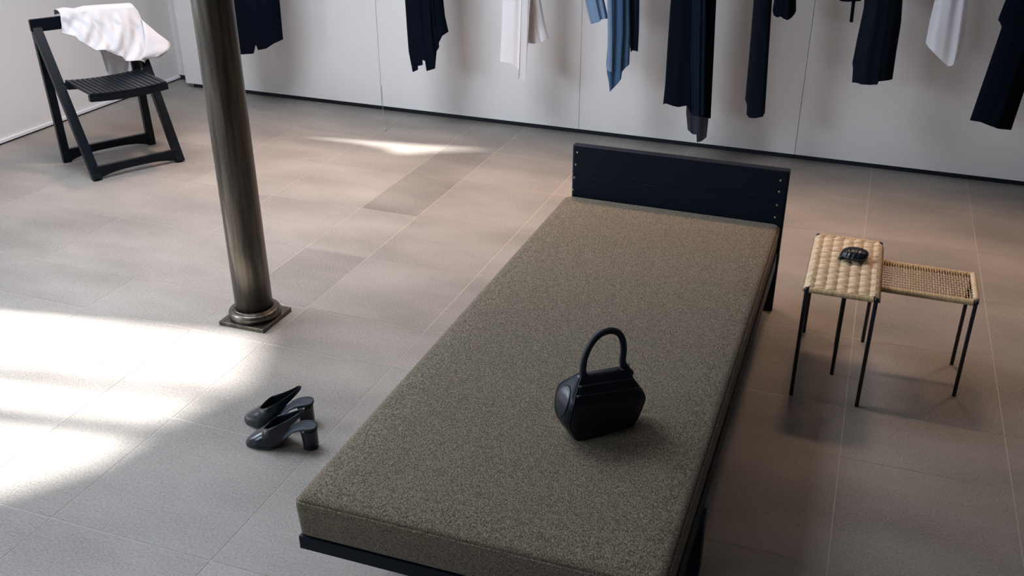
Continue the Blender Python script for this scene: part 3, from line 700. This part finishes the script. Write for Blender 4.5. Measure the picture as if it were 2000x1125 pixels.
# ------------------------------------------------------------------ handbag on the mattress
ZB = 0.3722
BL, BR = on_z(1128, 864, ZB), on_z(1242, 832, ZB)                  # front bottom edge
ba = (BR - BL).normalized(); bn = Vector((ba.y, -ba.x, 0))         # along the bag, towards its front
DB = 0.030
bag0 = (BL + BR) / 2 - bn * DB
t = thing('leather_handbag', 'black leather handbag with a tall arched top handle standing on the mattress', 'handbag', (bag0.x, bag0.y, ZB), math.atan2(ba.y, ba.x))
def bag_pt(px, py, d):                                              # measured point of the front at distance d from the bag's middle plane, in bag space
    p = on_plane(px, py, bag0 + bn * d, bn) - bag0
    return (p.dot(ba), -d, p.z + bag0.z - ZB)
ROWS = []
for l, r_, d in (((1126, 864), (1242, 832), 0.030), ((1110, 838), (1256, 812), 0.044), ((1114, 812), (1264, 793), 0.050), ((1119, 794), (1268, 777), 0.050), ((1122, 779), (1257, 760), 0.042), ((1127, 760), (1243, 742), 0.028), ((1131, 745), (1236, 728), 0.016), ((1134, 736), (1231, 720), 0.009)):
    a, b_ = bag_pt(*l, d), bag_pt(*r_, d); z = (a[2] + b_[2]) / 2
    ROWS.append((z, (a[0] + b_[0]) / 2, (b_[0] - a[0]) / 2, d, (b_[2] - a[2]) / 2))
z0_ = ROWS[0][0]; ROWS = [(z - z0_, *q) for z, *q in ROWS]
def bag_at(z):
    return [smooth_interp([(q[0], q[i]) for q in ROWS], z) for i in (1, 2, 3, 4)]
ZT = ROWS[-1][0]
def bag_ring(z, n=52, p=0.28):
    c_, h_, d_, tl_ = bag_at(z); out = []
    for k in range(n):
        a = 2 * PI * k / n; c, s_ = math.cos(a), math.sin(a)
        u = math.copysign(abs(c) ** p, c); out.append(Vector((c_ + h_ * u, d_ * math.copysign(abs(s_) ** (p * 1.5), s_), z + tl_ * u)))
    return out
bm = bmesh.new(); loft(bm, [bag_ring(ZT * k / 34) for k in range(35)]); obj('bag_body', bm, m_leather, t, True)
def front_line(z, u): 
    c_, h_, d_, tl_ = bag_at(z); return (c_ + h_ * u, -d_ * 0.985, z + tl_ * u)
for q in (ROWS[4][0], ROWS[5][0]):
    bm = bmesh.new(); add_tube(bm, [Vector(front_line(q, -0.92 + 1.84 * k / 12)) + Vector((0, 0.0036, 0)) for k in range(13)], 0.0050, 14); obj('crease_ridge', bm, m_leather, t, True)
for sx in (-1, 1):
    zc = ROWS[3][0] * 0.92; bm = bmesh.new(); rg = []
    for k in range(7):
        q = 1 - k / 6 * 0.98; rg.append([])
        for i in range(28):
            a = 2 * PI * i / 28; z = zc + 0.040 * q * math.sin(a); c_, h_, d_, tl_ = bag_at(z); y = 0.030 * q * math.cos(a)
            rg[-1].append(Vector((c_ + sx * (h_ * (1 - 0.12 * (abs(y) / d_) ** 4) + 0.0010 + 0.0012 * (1 - q)), y, z + tl_ * sx)))
    loft(bm, rg, True, True); o = obj('end_gusset', bm, m_gusset, t, True); o['label'] = 'smooth grey-black oval end panel'
    for sy in (-1, 1):
        bm = bmesh.new(); pts = []
        for k in range(31):
            z = 0.003 + (ZT - 0.004) * k / 30; c_, h_, d_, tl_ = bag_at(z); a = math.radians(40)
            pts.append((c_ + sx * h_ * math.cos(a) ** 0.28, sy * d_ * math.sin(a) ** 0.42, z + tl_ * sx))
        add_tube(bm, pts, 0.0022, 8); obj('piping', bm, m_leather, t, True)
hp = [(1137, 748), (1138, 733), (1139, 715), (1143, 695), (1153, 673), (1168, 655), (1184, 647), (1199, 646), (1211, 653), (1217, 668), (1218, 685), (1216, 702), (1219, 716), (1226, 730)]
hp = [bag_pt(x, y, 0.0) for x, y in hp]; hp = [(x, y, z - z0_) for x, y, z in hp]
xt = [(i, p[0]) for i, p in enumerate(hp)]; zt = [(i, p[2]) for i, p in enumerate(hp)]
bm = bmesh.new(); pts, rr = [], []; N_ = 80
for k in range(N_ + 1):
    s_ = (len(hp) - 1) * k / N_; e = min(k, N_ - k) / N_
    pts.append((smooth_interp(xt, s_), 0, smooth_interp(zt, s_))); rr.append(0.0082 + 0.008 * max(0, 1 - e / 0.13) ** 1.5)
add_tube(bm, pts, rr, 16); obj('handle', bm, m_leather_soft, t, True)
for p in (hp[1], hp[-2]):
    bm = bmesh.new(); add_tube(bm, [(p[0] + math.cos(a) * 0.0115, math.sin(a) * 0.0115, p[2] + 0.004 * math.cos(a)) for a in [2 * PI * k / 20 for k in range(20)]], 0.0024, 8, closed=True); obj('handle_collar', bm, m_leather, t, True)
for u, z in ((-0.50, 0.020), (0.52, 0.020)):
    p = front_line(z, u); bm = bmesh.new()
    bmesh.ops.create_uvsphere(bm, u_segments=18, v_segments=10, radius=0.0095, matrix=Matrix.Translation(p) @ Matrix.Diagonal((1, 0.4, 0.8, 1))); obj('stud', bm, m_leather_soft, t, True)

# ------------------------------------------------------------------ block-heeled mules
def make_shoe(name, label, loc, rz, mirror):
    t = thing(name, label, 'shoe', loc, rz, 'pair of mules')
    ZS = 1.33
    my = -1 if mirror else 1
    # local x: 0 at the toe tip, 0.225 at the back of the heel; y across
    halfw = [(0.0, 0.004), (0.006, 0.015), (0.02, 0.026), (0.045, 0.0365), (0.075, 0.041), (0.105, 0.037), (0.135, 0.031), (0.16, 0.0275), (0.185, 0.0275), (0.205, 0.026), (0.218, 0.017), (0.224, 0.004)]
    solez = [(0.0, 0.004), (0.04, 0.003), (0.08, 0.005), (0.105, 0.014), (0.13, 0.032), (0.155, 0.049), (0.18, 0.057), (0.224, 0.059)]
    bend = lambda x: my * (0.006 * math.sin(PI * x / 0.22) - 0.008 * max(0, 1 - x / 0.06))
    # sole
    bm = bmesh.new(); rg = []
    for k in range(41):
        x = 0.224 * k / 40; h = smooth_interp(halfw, x); z = smooth_interp(solez, x); c = bend(x)
        rg.append([Vector((x, c - h, z)), Vector((x, c - h * 0.5, z + 0.0006)), Vector((x, c, z + 0.0008)), Vector((x, c + h * 0.5, z + 0.0006)), Vector((x, c + h, z)), Vector((x, c + h * 0.96, z - 0.0035)), Vector((x, c - h * 0.96, z - 0.0035))])
    loft(bm, rg); o = obj('insole', bm, m_insole, t, True); o['label'] = 'dark blue-grey insole arching up to the heel'
    # heel
    bm = bmesh.new(); rg = []
    for z, r in ((0.0, 0.0225), (0.001, 0.0232), (0.02, 0.0236), (0.045, 0.0252), (0.0545, 0.0268)):
        rg.append([Vector((0.196 + (0.0 if z > 0.04 else 0.002) + r * 0.98 * math.cos(a), bend(0.2) + r * math.sin(a), z)) for a in [2 * PI * k / 32 for k in range(32)]])
    loft(bm, rg); obj('heel', bm, m_shoe, t, True)
    # upper: closed toe box, then an open collar whose side walls sweep up and back into a tab
    bm = bmesh.new(); NX, NA = 44, 24
    toph = [(0.0, 0.007), (0.01, 0.017), (0.03, 0.028), (0.055, 0.040), (0.078, 0.050)]
    coll = [(0.058, 0.0415), (0.075, 0.050), (0.10, 0.060), (0.125, 0.069), (0.15, 0.080), (0.170, 0.090), (0.190, 0.102)]   # height of the collar edge
    low = [(0.0, 0.003), (0.09, 0.008), (0.112, 0.018), (0.122, 0.030), (0.134, 0.048), (0.152, 0.065), (0.172, 0.079), (0.190, 0.093)]  # lower edge of the side wall
    XO = 0.058
    for side in (-1, 1):
        rows = []
        for k in range(NX + 1):
            x = 0.190 * (k / NX) ** 1.15
            if x < XO: zt_, ymax = smooth_interp(toph, x), 0
            else: zt_, ymax = smooth_interp(coll, x), 1
            h = smooth_interp(halfw, x) * 1.04; zl = max(interp(low, x), 0.002); c = bend(x)
            if x > 0.11: h = h * (1 - ((x - 0.11) / 0.0805) ** 2.0) ** 0.62
            op = 0.0 if x < XO else min(1, (x - XO) / 0.030) ** 0.5
            r = []
            for q in range(13):
                v = q / 12; a = v * PI / 2
                yy = h * (math.cos(a) ** 0.75 if v < 1 else 0.0)
                zz = zl + (zt_ - zl) * math.sin(a) ** 0.9
                # opened part: wall stays upright instead of closing over
                yo = h * (1 - 0.16 * v); zo = zl + (zt_ - zl) * v
                yy = yy * (1 - op) + yo * op; zz = zz * (1 - op) + zo * op
                r.append(Vector((x, c + side * yy, zz)))
            rows.append(r)
        grid_faces(bm, rows)
    bmesh.ops.remove_doubles(bm, verts=bm.verts[:], dist=0.0003)
    o = obj('upper', bm, m_shoe, t, True, recalc=True); solid(o, 0.0016)
    # rolled collar edge
    bm = bmesh.new(); pts = []
    for side in (-1, 1):
        seq = []
        for k in range(25):
            x = XO + (0.189 - XO) * k / 24; h = smooth_interp(halfw, x) * 1.04
            if x > 0.11: h = h * (1 - ((x - 0.11) / 0.0805) ** 2.0) ** 0.62
            op = min(1, (x - XO) / 0.030) ** 0.5
            seq.append((x, bend(x) + side * h * 0.84 * op, smooth_interp(coll, x)))
        pts.append(seq)
    add_tube(bm, pts[0][::-1] + pts[1][1:], 0.0012, 6); obj('collar_edge', bm, m_shoe, t, True)
    bm = bmesh.new(); add_tube(bm, [(0.187, bend(0.19) + 0.004, 0.1008), (0.190, bend(0.19), 0.1025), (0.188, bend(0.19) - 0.004, 0.1008)], 0.0016, 8)
    o = obj('tab_edge', bm, m_tan, t, True); o['label'] = 'tan leather tab edge'
    for c in t.children:
        for v in c.data.vertices: v.co.z *= ZS
    return t
def put(toe, heel, label, mirror):
    d = heel - toe; return make_shoe('leather_mule', label, (toe.x, toe.y, 0), math.atan2(d.y, d.x), mirror)
put(on_z(484, 862), on_z(618, 874), 'black leather mule with a block heel, the one nearer the daybed foot', False)
put(on_z(477, 822), on_z(608, 824), 'black leather mule with a block heel, the one nearer the iron column', True)
